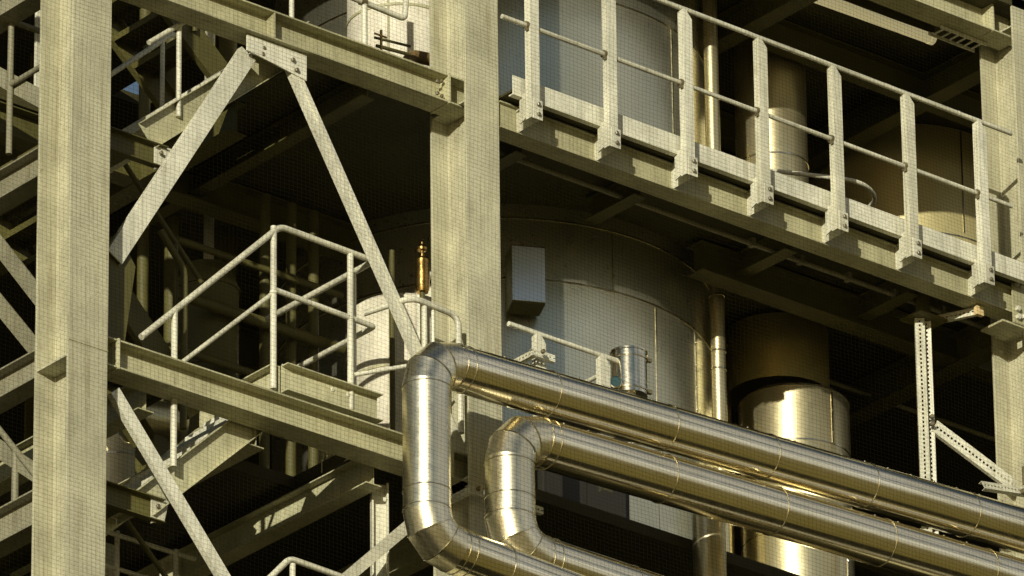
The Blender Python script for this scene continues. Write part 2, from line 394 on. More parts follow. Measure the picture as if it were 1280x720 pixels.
for z in (30.45, 30.62, 31.15, 32.5): MB().lathe((3.93, 1.37, z), (0, 0, 1), [(.065, 0), (.071, .002), (.071, .016), (.065, .018)], 24).build('seam_band', M['band'], sm_)
vp = thing('vertical_pipe', (5.0, 2.75, 26), 'short jacketed pipe in the dark between tank and drum', 'pipe')
MB().tube([(4.86, 2.35, 26), (4.86, 2.35, 30.9)], .06, 18).build('jacket', M['duct'], vp)
for z in (29.6, 30.0, 30.3): MB().lathe((4.86, 2.35, z), (0, 0, 1), [(.06, 0), (.075, 0), (.075, .03), (.06, .03)], 18).build('flange', M['band'], vp)
dp = thing('vertical_pipe', (2.95, .05, 25), 'bright pipe dropping away below the two long pipes', 'pipe')
MB().tube([(2.74, .2, 24), (2.74, .2, 28.35)], .14, 28).build('jacket', M['duct'], dp)

# guard loop on the upper floor
gl = thing('hoop_rail', (4.2, .4, ZA), 'curved hoop rail around the duct behind the walkway railing', 'railing')
MB().tube(fillet([(3.45, .45, 31.9), (4.45, -.0, 31.9), (4.85, .25, 31.9), (4.7, 1.0, 31.9)], .45, 8), .02, 12).build('hoop', M['rail'], gl)
for p in ((3.6, .38), (4.74, .75)): MB().tube([(p[0], p[1], 31.44), (p[0], p[1], 31.9)], .018, 10).build('post', M['rail'], gl)

# ------------------------------------------------------------------ long silver pipes
def silver_pipe(u, v, r, z_up, z_lo, s_up, s_lo, uend, label, bands_up, bands_lo):
    root = thing('silver_pipe', (u, v, z_lo), label, 'pipe', 'jacketed silver pipes')
    zu = lambda x: z_up + s_up * (x - u); zl = lambda x: z_lo + s_lo * (x - u)
    Rb = r * 1.35
    def arc(cx, cz, a0, a1, k):
        return [V((cx + Rb * math.cos(R(a0 + (a1 - a0) * i / k)), v, cz + Rb * math.sin(R(a0 + (a1 - a0) * i / k)))) for i in range(k + 1)]
    top = arc(u + Rb, zu(u + Rb) - Rb, 180, 90, 3); bot = arc(u + Rb, zl(u + Rb) + Rb, 270, 180, 3)
    full = [V((uend, v, zl(uend)))] + bot + top + [V((uend, v, zu(uend)))]
    nb = len(bot)
    def piece(i0, i1, name):
        pts = full[max(0, i0 - 1):min(len(full), i1 + 2)]
        # build with neighbours so the mitres agree, keep only the wanted spans
        m = MB(); n = 40
        dirs = [(full[i + 1] - full[i]).normalized() for i in range(len(full) - 1)]
        for i in range(i0, i1):
            d = dirs[i]; side = V((0, 1, 0)); up = d.cross(side); rings = []
            for e in (i, i + 1):
                nr = (dirs[e - 1] + dirs[e]).normalized() if 0 < e < len(full) - 1 else d
                rg = []
                for j in range(n):
                    o = side * math.cos(2*PI*j/n) * r + up * math.sin(2*PI*j/n) * r
                    rg.append(full[e] + o - d * (o.dot(nr) / d.dot(nr)))
                rings.append(rg)
            m.add(rings[0] + rings[1], [(j, (j+1) % n, n + (j+1) % n, n + j) for j in range(n)], True)
        return m.build(name, M['pipe' if 'run' in name else 'riser'], root)
    lo = piece(0, 1, 'lower_run'); e1 = piece(1, nb, 'elbow'); ve = piece(nb, nb + 1, 'riser')
    e2 = piece(nb + 1, nb + 4, 'elbow'); hi = piece(nb + 4, nb + 5, 'upper_run')
    def band(p, d, par, w=.016, t=.006):
        MB().lathe(p - d * w / 2, d, [(r, 0), (r + t, .002), (r + t, w - .002), (r, w)], 40).build('seam_band', M['band'], par)
    d = (full[-1] - full[-2]).normalized()
    for s in bands_up: band(full[-2] + d * s, d, hi)
    d = (full[0] - full[1]).normalized()
    for s in bands_lo: band(full[1] + d * s, d, lo)
    d = (full[-1] - full[-2]).normalized(); nrm = V((-d.z, -.0, d.x)) * .94 + V((0, -.34, 0)); k = MB(); q = .25
    while q < 7.2:
        k.lathe(full[-2] + d * q + nrm * (r - .002), nrm, [(.011, 0), (.011, .008), (.004, .013)], 8); q += .26
    k.build('stud_row', M['band'], hi)
    dz = V((0, 0, 1))
    for p in (full[nb] + dz * .01, full[nb] + dz * .17, full[nb + 1] - dz * .01): band(p, dz, ve, .012)
    for i, par in ((1, e1), (2, e1), (3, e1), (nb + 2, e2), (nb + 3, e2), (nb + 4, e2)):
        if i in (2, 3, nb + 2, nb + 3):
            nr = (full[i + 1] - full[i - 1]).normalized()
            MB().lathe(full[i] - nr * .006, nr, [(r * 1.02, 0), (r * 1.045, .002), (r * 1.045, .01), (r * 1.02, .012)], 40).build('seam_band', M['band'], par)
    return root
PV = -.6
silver_pipe(-.935, PV, .192, 28.435, 26.86, .043, -.05, 7.4, 'highest silver pipe, its bend and long riser crossing in front of the middle column',
            (.03, .12, 1.0, 2.25, 3.35, 4.45, 5.6), (.04, .12, .5, 1.6, 2.8))
silver_pipe(-.055, PV + .03, .203, 28.04, 27.02, .035, -.012, 7.4, 'inner silver pipe nested below the highest one, with a shorter riser',
            (.03, .12, 1.35, 2.55, 3.75, 4.9), (.03, .12, .95, 2.1))

# ------------------------------------------------------------------ small fittings between pipes and tank
lr = thing('railing', (1.0, 0, ZB), 'short two-post railing in front of the tank above the pipes', 'railing')
MB().tube([(.43, .0, 29.37), (1.66, .0, 29.37)], .022, 14).build('top_rail', M['rail'], lr)
MB().tube([(1.45, .03, 29.22), (1.45, .55, 29.22)], .020, 12).build('side_rail', M['rail'], lr)
for u in (.70, 1.39):
    MB().poly([(u, -.035, 28.14), (u + .098, -.035, 28.14), (u + .098, -.035, 29.28), (u + .05, -.035, 29.35), (u, -.035, 29.35)], -.008).box((u, -.027, 28.14), (u + .008, .03, 29.35)).build('post', M['rail'], lr)
hd = thing('vent_cap', (1.72, 0, 28.9), 'shiny strapped metal cap on a stub pipe above the highest silver pipe', 'vent cap')
c = (1.74, .02, 0)
MB().lathe(c, (0, 0, 1), [(.15, 29.09), (.15, 29.47), (.158, 29.475), (.158, 29.49), (.0, 29.492)], 40).lathe(c, (0, 0, 1), [(.02, 29.085), (.15, 29.088)], 40).build('hood', M['pipe'], hd)
MB().tube([(1.74, .02, 28.3), (1.74, .02, 29.2)], .055, 24).build('stub_pipe', M['pipe'], hd)
for z in (29.12, 29.41): MB().lathe((c[0], c[1], z), (0, 0, 1), [(.15, 0), (.158, .002), (.158, .02), (.15, .022)], 40).build('strap', M['band'], hd)
for z in (29.13, 29.42): MB().box((1.85, -.10, z - .012), (1.89, -.07, z + .02)).build('latch', M['bolt'], hd)
ga = thing('gauge', (1.52, .02, 29.15), 'small round gauge with a teal glass beside the shiny cap', 'gauge')
MB().lathe((1.54, -.04, 29.15), (-.6, -.8, 0), [(.0, -.03), (.055, -.03), (.055, .0), (.045, .004)], 24).build('case', M['band'], ga)
MB().lathe((1.54, -.04, 29.15), (-.6, -.8, 0), [(.044, .003), (.001, .0032)], 24).build('dial', M['teal'], ga)

def slotted(a, b, w, up, name='slotted_channel'):
    """perforated strut channel: real slots through the web"""
    a, b = V(a), V(b); d = (b - a).normalized(); L = (b - a).length; side = d.cross(V(up)).normalized(); upv = side.cross(d)
    m = MB(); t = .004
    def q(s0, s1, x0, x1): m.box_local(a, d, side, upv, s0, s1, x0, x1, t)
    s = 0; pitch = .04
    while s < L - .001:
        e = min(L, s + pitch)
        q(s, e, -w/2, -w*.09); q(s, e, w*.09, w/2); q(s, min(L, s + pitch * .45), -w*.09, w*.09)
        s = e
    for x in (-w/2, w/2 - t): m.box_local(a, d, side, upv, 0, L, x, x + t, -.035)
    return m
def box_local(s, a, d, side, up, s0, s1, x0, x1, h):
    vs = [a + d * p + side * x + up * y for y in (0, h) for p, x in ((s0, x0), (s1, x0), (s1, x1), (s0, x1))]
    s.add(vs, [(0, 1, 2, 3), (7, 6, 5, 4), (0, 4, 5, 1), (1, 5, 6, 2), (2, 6, 7, 3), (3, 7, 4, 0)])
MB.box_local = box_local
ps = thing('pipe_support', (5.6, .7, 29.0), 'pale slotted strut frame under the walkway beside the right column', 'support frame')
su = V((-.55, -.83, 0))
slotted((5.455, .45, 28.2), (5.455, .45, 31.06), .085, su).build('upright', M['rail'], ps)
slotted((5.545, .46, 28.2), (5.545, .46, 31.06), .075, V((-.75, -.65, 0))).build('upright', M['rail'], ps)
slotted((5.57, .43, 30.06), (6.36, .30, 29.67), .12, V((-.45, -.85, .1))).build('strut', M['rail'], ps)
slotted((5.80, .10, 31.10), (5.56, .62, 31.10), .07, V((-1, -.2, 0))).build('cross_arm', M['rail'], ps)
MB().box((5.36, .34, 31.062), (5.70, .60, 31.078)).build('head_plate', M['dark'], ps)
MB().box((5.46, .42, 31.08), (5.56, .50, 31.415)).build('hanger', M['dark'], ps)
MB().box((5.77, .055, 31.05), (5.85, .095, 31.13)).build('end_cap', M['cream'], ps)
for z in (30.12, 30.05): MB().hexa((5.52, .41, z), su, .022, .03).build('bolt', M['bolt'], ps)
cb = thing('clamp_bracket', (6.3, .3, 29.6), 'bolted beam clamp holding the slotted strut to the right column', 'clamp')
slotted((5.75, .05, 29.42), (6.40, .05, 29.52), .08, V((-.3, -.9, .3))).build('arm', M['rail'], cb)
MB().box((6.22, -.03, 29.55), (6.30, .05, 29.72)).box((6.18, -.05, 29.45), (6.34, .06, 29.49)).build('jaw', M['bolt'], cb)
for u in (6.2, 6.28): MB().hexa((u, -.06, 29.6), (0, -1, 0), .025, .04).build('bolt', M['bolt'], cb)
sp = thing('horizontal_pipe', (5.8, .3, 29.3), 'short rust-streaked pale pipe stub beside the right column', 'pipe')
MB().tube([(5.1, .35, 29.2), (6.2, .35, 29.2)], .1, 24).build('jacket', M['rail'], sp)
MB().lathe((5.5, .35, 29.2), (1, 0, 0), [(.1, 0), (.104, .0), (.104, .16), (.1, .16)], 24).build('wrap', M['rust'], sp)
for i, (u, z, lab) in enumerate(((.60, 29.12, 'small slotted bracket above the highest pipe next to the middle column'), (-.10, 27.70, 'small slotted bracket with a rusty end left of the inner riser'), (.45, 27.72, 'small slotted bracket in the dark right of the inner riser'))):
    k = thing('slotted_bracket', (u, .1, z), lab, 'bracket', 'small slotted pipe brackets')
    slotted((u, .25, z), (u, -.12, z), .06, V((-1, 0, .2))).build('arm', M['rail'], k)
    slotted((u - .02, -.12, z), (u + .22, -.12, z), .06, V((0, -1, 0))).build('cross_arm', M['rail'], k)
    MB().hexa((u + .05, -.16, z), (0, -1, 0), .02, .03).build('bolt', M['rust' if i == 1 else 'bolt'], k)

# tube lamp
lp = thing('tube_lamp', (5.4, .8, 34.0), 'long tube lamp under the floor at the top right', 'lamp')
MB().tube([(4.3, .8, 34.08), (6.05, .8, 34.12)], .055, 20).build('diffuser', M['lampglass'], lp)
MB().box((4.3, .75, 34.13), (6.05, .87, 34.20)).build('housing', M['dark'], lp)
MB().lathe((6.05, .8, 34.12), (1, 0, .02), [(.058, -.03), (.058, .02), (.0, .024)], 20).build('end_cap', M['lampglass'], lp)
ct = thing('cable_tray', (6.0, .45, 33.8), 'short ladder cable tray below the lamp by the right column', 'cable tray')
m = MB()
for y in (.30, .46): m.bar((5.7, y, 33.92), (6.25, y, 33.92), .012, .03)
for i in range(6): m.bar((5.75 + i * .09, .30, 33.92), (5.75 + i * .09, .46, 33.92), .014, .012)
m.build('ladder', M['rail'], ct)

# ------------------------------------------------------------------ stairs
def flight(u0, z0, u1, z1, v0, v1, label, mat='beam', n=7, rails='near', railh=1.0):
    """steel flight from the low end to the high end; stringers, channel treads and tube rails"""
    root = thing('staircase', (u0, (v0 + v1) / 2, z0), label, 'staircase', 'stair flights of the stairwell')
    a, b = V((u0, 0, z0)), V((u1, 0, z1)); d = (b - a).normalized()
    for v, s in ((v0, 1), (v1, -1)):
        A, B = V((u0, v, z0)), V((u1, v, z1))
        if s < 0: MB().prof(B, A, C_prof(.24, .06, .009)).build('stringer', M[mat], root, bevel=.002)
        else: MB().prof(A, B, C_prof(.24, .06, .009)).build('stringer', M[mat], root, bevel=.002)
    for i in range(n):
        q = (i + .6) / n; u = u0 + (u1 - u0) * q; z = z0 + (z1 - z0) * q; sg = 1 if u1 > u0 else -1
        m = MB(); m.box((u, v0 + .012, z + .14), (u + sg * .24, v1 - .012, z + .146)).box((u - sg * .004, v0 + .012, z + .09), (u, v1 - .012, z + .175)).box((u + sg * .24, v0 + .012, z + .09), (u + sg * .244, v1 - .012, z + .146))
        m.build('tread', M['rail' if mat == 'beam' else mat], root)
    for v in ([v0 - .03] if rails == 'near' else [v1 + .03] if rails == 'far' else []):
        for hh, nm, r in ((railh, 'handrail', .022),):
            MB().tube([(u0, v, z0 + hh + .15), (u1, v, z1 + hh + .15)], r, 12).build(nm, M['rail' if mat == 'beam' else mat], root)
        for q in (.18, .86):
            u = u0 + (u1 - u0) * q; z = z0 + (z1 - z0) * q
            MB().tube([(u, v, z), (u, v, z + railh + .13)], .022, 12).build('post', M['rail' if mat == 'beam' else mat], root)
    return root
flight(-3.0, 30.17, -1.30, 31.62, .40, 1.2, 'upper near stair flight rising right behind the wide brace', n=8, railh=.68)
flight(-3.0, 26.95, -1.72, 28.16, .40, 1.2, 'lower near stair flight rising right below the left edge beam', n=7, rails='none')
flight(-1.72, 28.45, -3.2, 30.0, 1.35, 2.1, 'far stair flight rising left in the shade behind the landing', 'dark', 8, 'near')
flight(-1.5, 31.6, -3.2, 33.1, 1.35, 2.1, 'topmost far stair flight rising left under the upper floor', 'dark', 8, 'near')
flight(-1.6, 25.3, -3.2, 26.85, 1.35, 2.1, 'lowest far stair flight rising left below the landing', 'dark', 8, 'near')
def half_landing(z, label):
    t = thing('stair_landing', (-3.3, 1.2, z - .2), label, 'stair landing', 'half landings of the stairwell')
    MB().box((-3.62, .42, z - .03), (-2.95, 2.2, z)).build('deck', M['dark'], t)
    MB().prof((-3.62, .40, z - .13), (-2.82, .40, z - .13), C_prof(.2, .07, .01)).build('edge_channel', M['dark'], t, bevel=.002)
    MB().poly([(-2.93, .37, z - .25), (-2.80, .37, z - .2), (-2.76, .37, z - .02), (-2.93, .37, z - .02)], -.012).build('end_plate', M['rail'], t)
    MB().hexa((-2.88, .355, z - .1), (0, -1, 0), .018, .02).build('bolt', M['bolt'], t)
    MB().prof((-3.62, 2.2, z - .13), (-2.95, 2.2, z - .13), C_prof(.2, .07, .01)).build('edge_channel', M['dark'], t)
half_landing(30.14, 'shaded half landing below the foot of the upper stair flight')
half_landing(27.05, 'shaded half landing below the foot of the lower stair flight')
half_landing(33.2, 'shaded half landing high up in the stairwell')

# main landing on the left edge beam, with its railing
ld = thing('stair_landing', (-1.2, .8, 28.15), 'sunlit channel-edged stair landing on top of the left edge beam', 'stair landing')
MB().prof((-1.70, .30, 28.365), (-.72, .30, 28.365), C_prof(.24, .09, .012)).build('front_channel', M['beam'], ld, bevel=.002)
MB().prof((-1.70, 1.35, 28.365), (-1.70, .31, 28.365), C_prof(.24, .09, .012)).build('side_channel', M['beam'], ld, bevel=.002)
MB().box((-1.69, .40, 28.475), (-.72, 1.38, 28.505)).build('deck', M['beam'], ld)
MB().box((-1.48, .56, 28.506), (-.60, .57, 28.66)).build('toe_board', M['rail'], ld)
for u in (-1.18, -1.02): MB().hexa((u, .30, 28.42), (0, -1, 0), .02, .02).build('bolt', M['rail'], ld)
lr2 = thing('railing', (-1.2, .5, 28.5), 'pale tube railing around the stair landing in the left bay', 'railing')
MB().tube(fillet([(-3.10, .30, 28.33), (-1.71, .30, 29.72), (-.74, .30, 29.70), (-.74, 1.7, 29.70)], .07), .0265, 16).build('handrail', M['rail'], lr2)
MB().tube([(-2.72, .31, 28.20), (-1.73, .31, 29.15), ], .019, 12).build('mid_rail', M['rail'], lr2)
MB().tube(fillet([(-1.77, .30, 29.14), (-.74, .30, 29.11), (-.74, 1.45, 29.11)], .03, 4), .0235, 14).build('mid_rail', M['rail'], lr2)
for (p, z0, z1) in (((-1.775, .30), 28.26, 29.70), ((-.985, .30), 28.3, 29.70), ((-2.77, .30), 27.3, 28.66), ((-.86, .42), 28.3, 29.6)):
    po = MB().tube([(*p, z0), (*p, z1)], .0265, 16).build('post', M['rail'], lr2)
    if z1 > 29.65: MB().lathe((*p, 29.10), (0, 0, 1), [(.0265, 0), (.033, .002), (.033, .02), (.0265, .022)], 16).build('collar', M['rail'], po)
# looped rail next to the middle column
lo = thing('railing', (-.3, .1, ZB), 'looped tube rail with rounded corner just left of the middle column', 'railing')
MB().tube(fillet([(-.75, .42, 29.27), (-.50, .10, 29.37), (-.02, .10, 29.34), (.0, .10, 28.3)], .1), .026, 16).build('hand_loop', M['rail'], lo)
for u in (-.36, -.27): MB().tube([(u, .12, 28.15), (u, .12, 29.35)], .024 if u < -.3 else .014, 14).build('post', M['rail'], lo)
MB().tube([(-.95, .3, 28.62), (-.3, .05, 28.84)], .018, 12).build('low_rail', M['rail'], lo)

M['sunlit_side'] = paint('sunlit_cream', (.80, .76, .62), .5, (.4, .33, .2), .35)  # cream tone of the added vessels stands in for the sunlit tank side
for z0, z1, lab in ((28.18, 30.12, 'added cream vessel for the sunlit tank side, left of the middle column at landing height'), (31.54, 34.15, 'added cream vessel for the sunlit tank side, above the upper beam beside the middle column')):
    cv = thing('vessel', (.62, 1.62, z0), lab, 'vessel')
    MB().lathe((.62, 1.62, 0), (0, 0, 1), [(.43, z0), (.45, z0 + .03), (.45, z1 - .04), (.40, z1), (.0, z1 + .02)], 56).build('shell', M['sunlit_side'], cv)
    for z in (z0 + .42, z0 + 1.25): MB().lathe((.62, 1.62, z), (0, 0, 1), [(.449, 0), (.458, .003), (.458, .027), (.449, .03)], 56).build('strap', M['beam'], cv)
    n_ = V((-.78, -.62, 0)); p_ = V((.62, 1.62, 0)) + n_ * .452
    MB().bar(p_ + V((0, 0, z0 + .03)), p_ + V((0, 0, z1 - .05)), .022, .008, n_).build('vertical_seam', M['beam'], cv)

# safety valve and pipes behind the brace foot
sv = thing('safety_valve', (.45, 1.0, 29.6), 'bronze safety valve with a domed cap left of the middle column', 'valve')
SV = (.30, .95, 0)
MB().lathe(SV, (0, 0, 1), [(.0, 29.97), (.05, 29.97), (.06, 30.0), (.06, 30.26), (.05, 30.28), (.014, 30.285), (.014, 30.35), (.04, 30.355), (.045, 30.375), (.03, 30.40), (.012, 30.405), (.012, 30.43), (.0, 30.43)], 24).build('body', M['bronze'], sv)
MB().tube([(.30, .95, 28.2), (.30, .95, 29.97)], .022, 14).build('inlet', M['dark'], sv)
MB().tube([(.30, .95, 30.15), (.44, .95, 30.15), (.44, .95, 28.2)], .034, 14).build('outlet', M['rail'], sv)
for i, (u, v, r, mt, lab) in enumerate(((.10, 1.1, .022, 'dark', 'thin dark pipe left of the bronze valve'), (.40, 1.1, .035, 'rail', 'pale upright pipe right of the bronze valve'), (.17, 1.2, .018, 'dark', 'thinnest dark pipe in the cluster by the brace foot'), (.57, 1.04, .03, 'band', 'bright upright pipe hugging the middle column'))):
    tag(MB().tube([(u, v, 28.15), (u, v, 30.35)], r, 12).build('vertical_pipe', M[mt]), lab, 'pipe')
rp = thing('bent_pipe', (.1, 1.0, ZA), 'dark rusty bent pipe above the upper beam left of the middle column', 'pipe')
MB().tube(fillet([(-.01, .75, 31.55), (-.01, .75, 32.0), (.5, .75, 32.07)], .12), .055, 16).build('pipe', M['rust'], rp)
MB().tube(fillet([(.10, .85, 31.55), (.10, .85, 31.90), (.5, .85, 31.93)], .1), .04, 16).build('pipe', M['rust'], rp)
r3 = thing('railing', (-.9, .4, ZA), 'pale tube railing standing on the upper beam at the top edge', 'railing')
MB().tube([(-.79, .35, 31.54), (-.79, .35, 32.9)], .027, 14).build('post', M['rail'], r3)
MB().tube(fillet([(-1.5, .35, 32.10), (-.36, .35, 32.06), (-.30, .38, 32.5)], .05), .026, 14).build('mid_rail', M['rail'], r3)
MB().lathe((-.83, .35, 32.08), (1, 0, 0), [(.026, 0), (.038, 0), (.038, .05), (.026, .05)], 14).build('clamp', M['bolt'], r3)
tp = thing('tap', (-.75, .7, ZA), 'small tap on thin tubing behind the upper beam', 'tap')
MB().tube([(-.48, .6, 31.95), (-.1, .6, 31.99)], .012, 8).tube([(-.46, .6, 31.88), (-.1, .6, 31.91)], .016, 8).build('tubing', M['dark'], tp)
MB().tube([(-.41, .6, 31.86), (-.41, .6, 32.04)], .012, 8).tube([(-.48, .6, 31.99), (-.35, .6, 31.99)], .009, 8).build('handle', M['bronze'], tp)

# ------------------------------------------------------------------ joists, bracing and clutter inside
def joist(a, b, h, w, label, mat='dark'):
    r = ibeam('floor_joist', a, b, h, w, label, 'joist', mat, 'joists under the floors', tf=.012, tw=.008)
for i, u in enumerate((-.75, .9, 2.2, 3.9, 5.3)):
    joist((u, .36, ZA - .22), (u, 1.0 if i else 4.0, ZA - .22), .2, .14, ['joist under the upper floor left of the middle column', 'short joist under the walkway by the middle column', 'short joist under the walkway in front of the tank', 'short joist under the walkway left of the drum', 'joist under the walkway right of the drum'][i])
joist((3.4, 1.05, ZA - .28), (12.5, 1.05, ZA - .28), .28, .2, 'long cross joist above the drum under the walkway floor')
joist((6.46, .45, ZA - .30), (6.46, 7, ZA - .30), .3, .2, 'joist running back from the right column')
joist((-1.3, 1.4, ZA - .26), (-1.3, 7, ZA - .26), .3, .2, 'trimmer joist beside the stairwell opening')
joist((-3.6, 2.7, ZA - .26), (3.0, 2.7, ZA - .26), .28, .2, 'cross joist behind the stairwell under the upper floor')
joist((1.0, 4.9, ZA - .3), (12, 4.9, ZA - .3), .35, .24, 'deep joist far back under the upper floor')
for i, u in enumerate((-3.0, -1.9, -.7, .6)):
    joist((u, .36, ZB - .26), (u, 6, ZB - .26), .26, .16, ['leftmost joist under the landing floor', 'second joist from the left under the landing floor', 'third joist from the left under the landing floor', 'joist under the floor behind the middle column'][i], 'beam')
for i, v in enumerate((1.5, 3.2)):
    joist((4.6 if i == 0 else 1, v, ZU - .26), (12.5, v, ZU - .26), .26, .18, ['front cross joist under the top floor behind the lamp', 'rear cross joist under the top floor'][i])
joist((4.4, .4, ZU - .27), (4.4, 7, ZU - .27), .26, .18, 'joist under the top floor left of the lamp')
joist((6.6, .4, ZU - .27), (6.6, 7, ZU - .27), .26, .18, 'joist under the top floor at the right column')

# left side frame running back from the corner column
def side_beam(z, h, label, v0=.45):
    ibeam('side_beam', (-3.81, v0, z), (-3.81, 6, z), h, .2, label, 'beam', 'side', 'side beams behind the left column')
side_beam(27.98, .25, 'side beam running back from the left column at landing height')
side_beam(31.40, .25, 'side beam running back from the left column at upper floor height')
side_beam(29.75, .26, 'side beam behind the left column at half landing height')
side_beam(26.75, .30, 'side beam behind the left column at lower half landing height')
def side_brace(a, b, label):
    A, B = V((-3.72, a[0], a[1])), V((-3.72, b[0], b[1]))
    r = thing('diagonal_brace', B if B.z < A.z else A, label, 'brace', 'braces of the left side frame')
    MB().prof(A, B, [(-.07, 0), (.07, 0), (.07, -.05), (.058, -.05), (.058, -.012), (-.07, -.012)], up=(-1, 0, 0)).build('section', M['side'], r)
side_brace((1.6, 29.62), (.50, 28.30), 'side brace behind the left column dropping to the landing beam')
side_brace((1.9, 29.45), (.60, 27.95), 'lower parallel side brace behind the left column')
side_brace((1.9, 31.25), (.50, 30.2), 'upper side brace behind the left column')
side_brace((1.9, 28.0), (.55, 26.95), 'bottom side brace behind the left column')
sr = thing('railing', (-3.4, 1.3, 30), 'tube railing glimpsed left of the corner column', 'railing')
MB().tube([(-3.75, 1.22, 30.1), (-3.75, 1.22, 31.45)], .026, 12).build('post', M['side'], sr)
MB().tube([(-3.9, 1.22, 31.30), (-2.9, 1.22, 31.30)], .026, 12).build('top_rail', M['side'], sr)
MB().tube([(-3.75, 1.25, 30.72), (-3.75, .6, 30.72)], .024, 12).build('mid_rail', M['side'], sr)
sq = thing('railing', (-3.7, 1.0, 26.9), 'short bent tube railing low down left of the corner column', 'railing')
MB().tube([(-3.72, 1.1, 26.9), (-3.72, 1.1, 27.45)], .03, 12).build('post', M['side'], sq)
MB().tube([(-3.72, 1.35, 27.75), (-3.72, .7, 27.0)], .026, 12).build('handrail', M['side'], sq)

# black box added to darken the view in front of the tank foot
ck = thing('dark_box', (1.9, .8, ZB), 'black box added for the dark gap behind the inner silver riser', 'dark_box')
MB().box((1.30, .62, 28.2), (2.24, .95, 29.05)).build('case', M['black'], ck, bevel=.006)
MB().box((1.34, .612, 28.24), (1.76, .6195, 29.0)).build('door', M['black'], ck); MB().box((1.78, .612, 28.24), (2.2, .6195, 29.0)).build('door', M['black'], ck)

# dark vessel and pipe rack added to dapple the tank; rails and conduits
dv = thing('vessel', (-.72, 2.55, ZB), 'slim dark vessel with flanged ends seen through the landing railing', 'vessel')
MB().lathe((-.72, 2.55, 0), (0, 0, 1), [(.0, ZB + .1), (.2, ZB + .12), (.27, ZB + .3), (.27, 30.3), (.2, 30.48), (.05, 30.52)], 40).build('shell', M['dark'], dv)
for z in (28.75, 29.5, 30.25): ring((-.72, 2.55), .27, z, .03, .012, 40).build('flange', M['dark'], dv)
hr = thing('dapple_rack', (-.4, 2.5, ZB), 'dark rack of crossing pipes added to dapple the tank behind the landing railing', 'pipe rack')
for z, r in ((29.45, .035), (29.95, .05), (30.45, .03)): MB().tube([(-1.3, 2.2, z), (.45, 2.2, z)], r, 14).build('cross_pipe', M['dark'], hr)
for u in (-.30, -.02, .22): MB().tube([(u, 2.30, ZB + .06), (u, 2.30, 31.2)], .045, 14).build('riser_pipe', M['dark'], hr)
MB().box((-.28, 2.26, 29.1), (-.04, 2.31, 29.38)).build('cover_plate', M['dark'], hr)
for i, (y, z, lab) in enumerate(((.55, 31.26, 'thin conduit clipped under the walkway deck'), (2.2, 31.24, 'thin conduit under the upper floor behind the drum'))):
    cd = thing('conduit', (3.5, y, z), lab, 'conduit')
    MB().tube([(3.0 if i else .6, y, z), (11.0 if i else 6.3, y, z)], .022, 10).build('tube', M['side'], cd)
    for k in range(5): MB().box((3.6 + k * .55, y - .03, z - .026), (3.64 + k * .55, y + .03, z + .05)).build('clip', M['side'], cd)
lr4 = thing('railing', (-1.6, 2.5, 26.9), 'lit double rail seen through the lower stair flight', 'railing')
for z in (27.45, 27.75): MB().tube([(-2.6, 2.45, z), (-.9, 2.45, z)], .02, 10).build('rail', M['rail'], lr4)
for u in (-2.3, -1.7, -1.1): MB().tube([(u, 2.45, 26.5), (u, 2.45, 27.78)], .022, 10).build('post', M['rail'], lr4)
lr5 = thing('railing', (-2.6, 1.25, 31.0), 'lit handrail of the upper flight seen behind the near stair post', 'railing')
MB().tube(fillet([(-3.0, 1.24, 30.9), (-2.1, 1.24, 31.72), (-2.02, 1.24, 31.72)], .05), .022, 12).build('handrail', M['rail'], lr5)
for u, z in ((-2.9, 31.0), (-2.2, 31.63)): MB().tube([(u, 1.24, z - .7), (u, 1.24, z)], .02, 10).build('post', M['rail'], lr5)
for i, (u, v, w, z0, z1, lab) in enumerate(((-1.5, 2.9, .16, 25.6, 27.9, 'pale flat panel strip in the lower stairwell, left one'), (-.75, 3.1, .22, 26.2, 28.0, 'pale flat panel strip in the lower stairwell, right one'), (-1.9, 3.4, .12, 31.6, 33.2, 'pale narrow panel strip in the upper stairwell'))):
    k = MB().box((u, v, z0), (u + w, v + .03, z1)); tag(k.build('panel_strip', M['rail'], None, bevel=.003), lab, 'panel')

# shaded equipment behind the stairs
v2 = thing('vessel', (.1, 5.4, ZB), 'dark upright vessel in the shade behind the landing railing', 'vessel')
MB().lathe((-.35, 4.2, 0), (0, 0, 1), [(.62, ZB), (.62, 30.0), (.45, 30.3), (.1, 30.4)], 48).build('shell', M['duct'], v2)
ring((-.35, 4.2), .62, 29.2, .02, .005, 48).build('seam_band', M['band'], v2)
bb = thing('motor', (-1.2, 2.2, 28.3), 'small shiny barrel-shaped motor glimpsed behind the landing railing', 'motor')
MB().lathe((-1.75, 2.3, 28.72), (1, -.35, 0), [(.0, 0), (.17, .0), (.19, .04), (.19, .45), (.17, .5), (.0, .5)], 32).build('body', M['duct'], bb)
for h in (.1, .36): MB().lathe((-1.75, 2.3, 28.72), (1, -.35, 0), [(.19, h), (.2, h), (.2, h + .02), (.19, h + .02)], 32).build('band', M['bronze'], bb)
MB().box((-1.6, 2.1, 28.14), (-1.35, 2.35, 28.56)).build('foot', M['dark'], bb)
sdp = thing('bent_pipe', (-1.9, 1.5, 28.2), 'dark bent tube rail in the shade above the landing stairs', 'pipe')
MB().tube(fillet([(-2.2, 1.25, 29.9), (-1.95, 1.25, 29.62), (-1.95, 1.25, 28.2)], .08), .03, 12).build('tube', M['dark'], sdp)
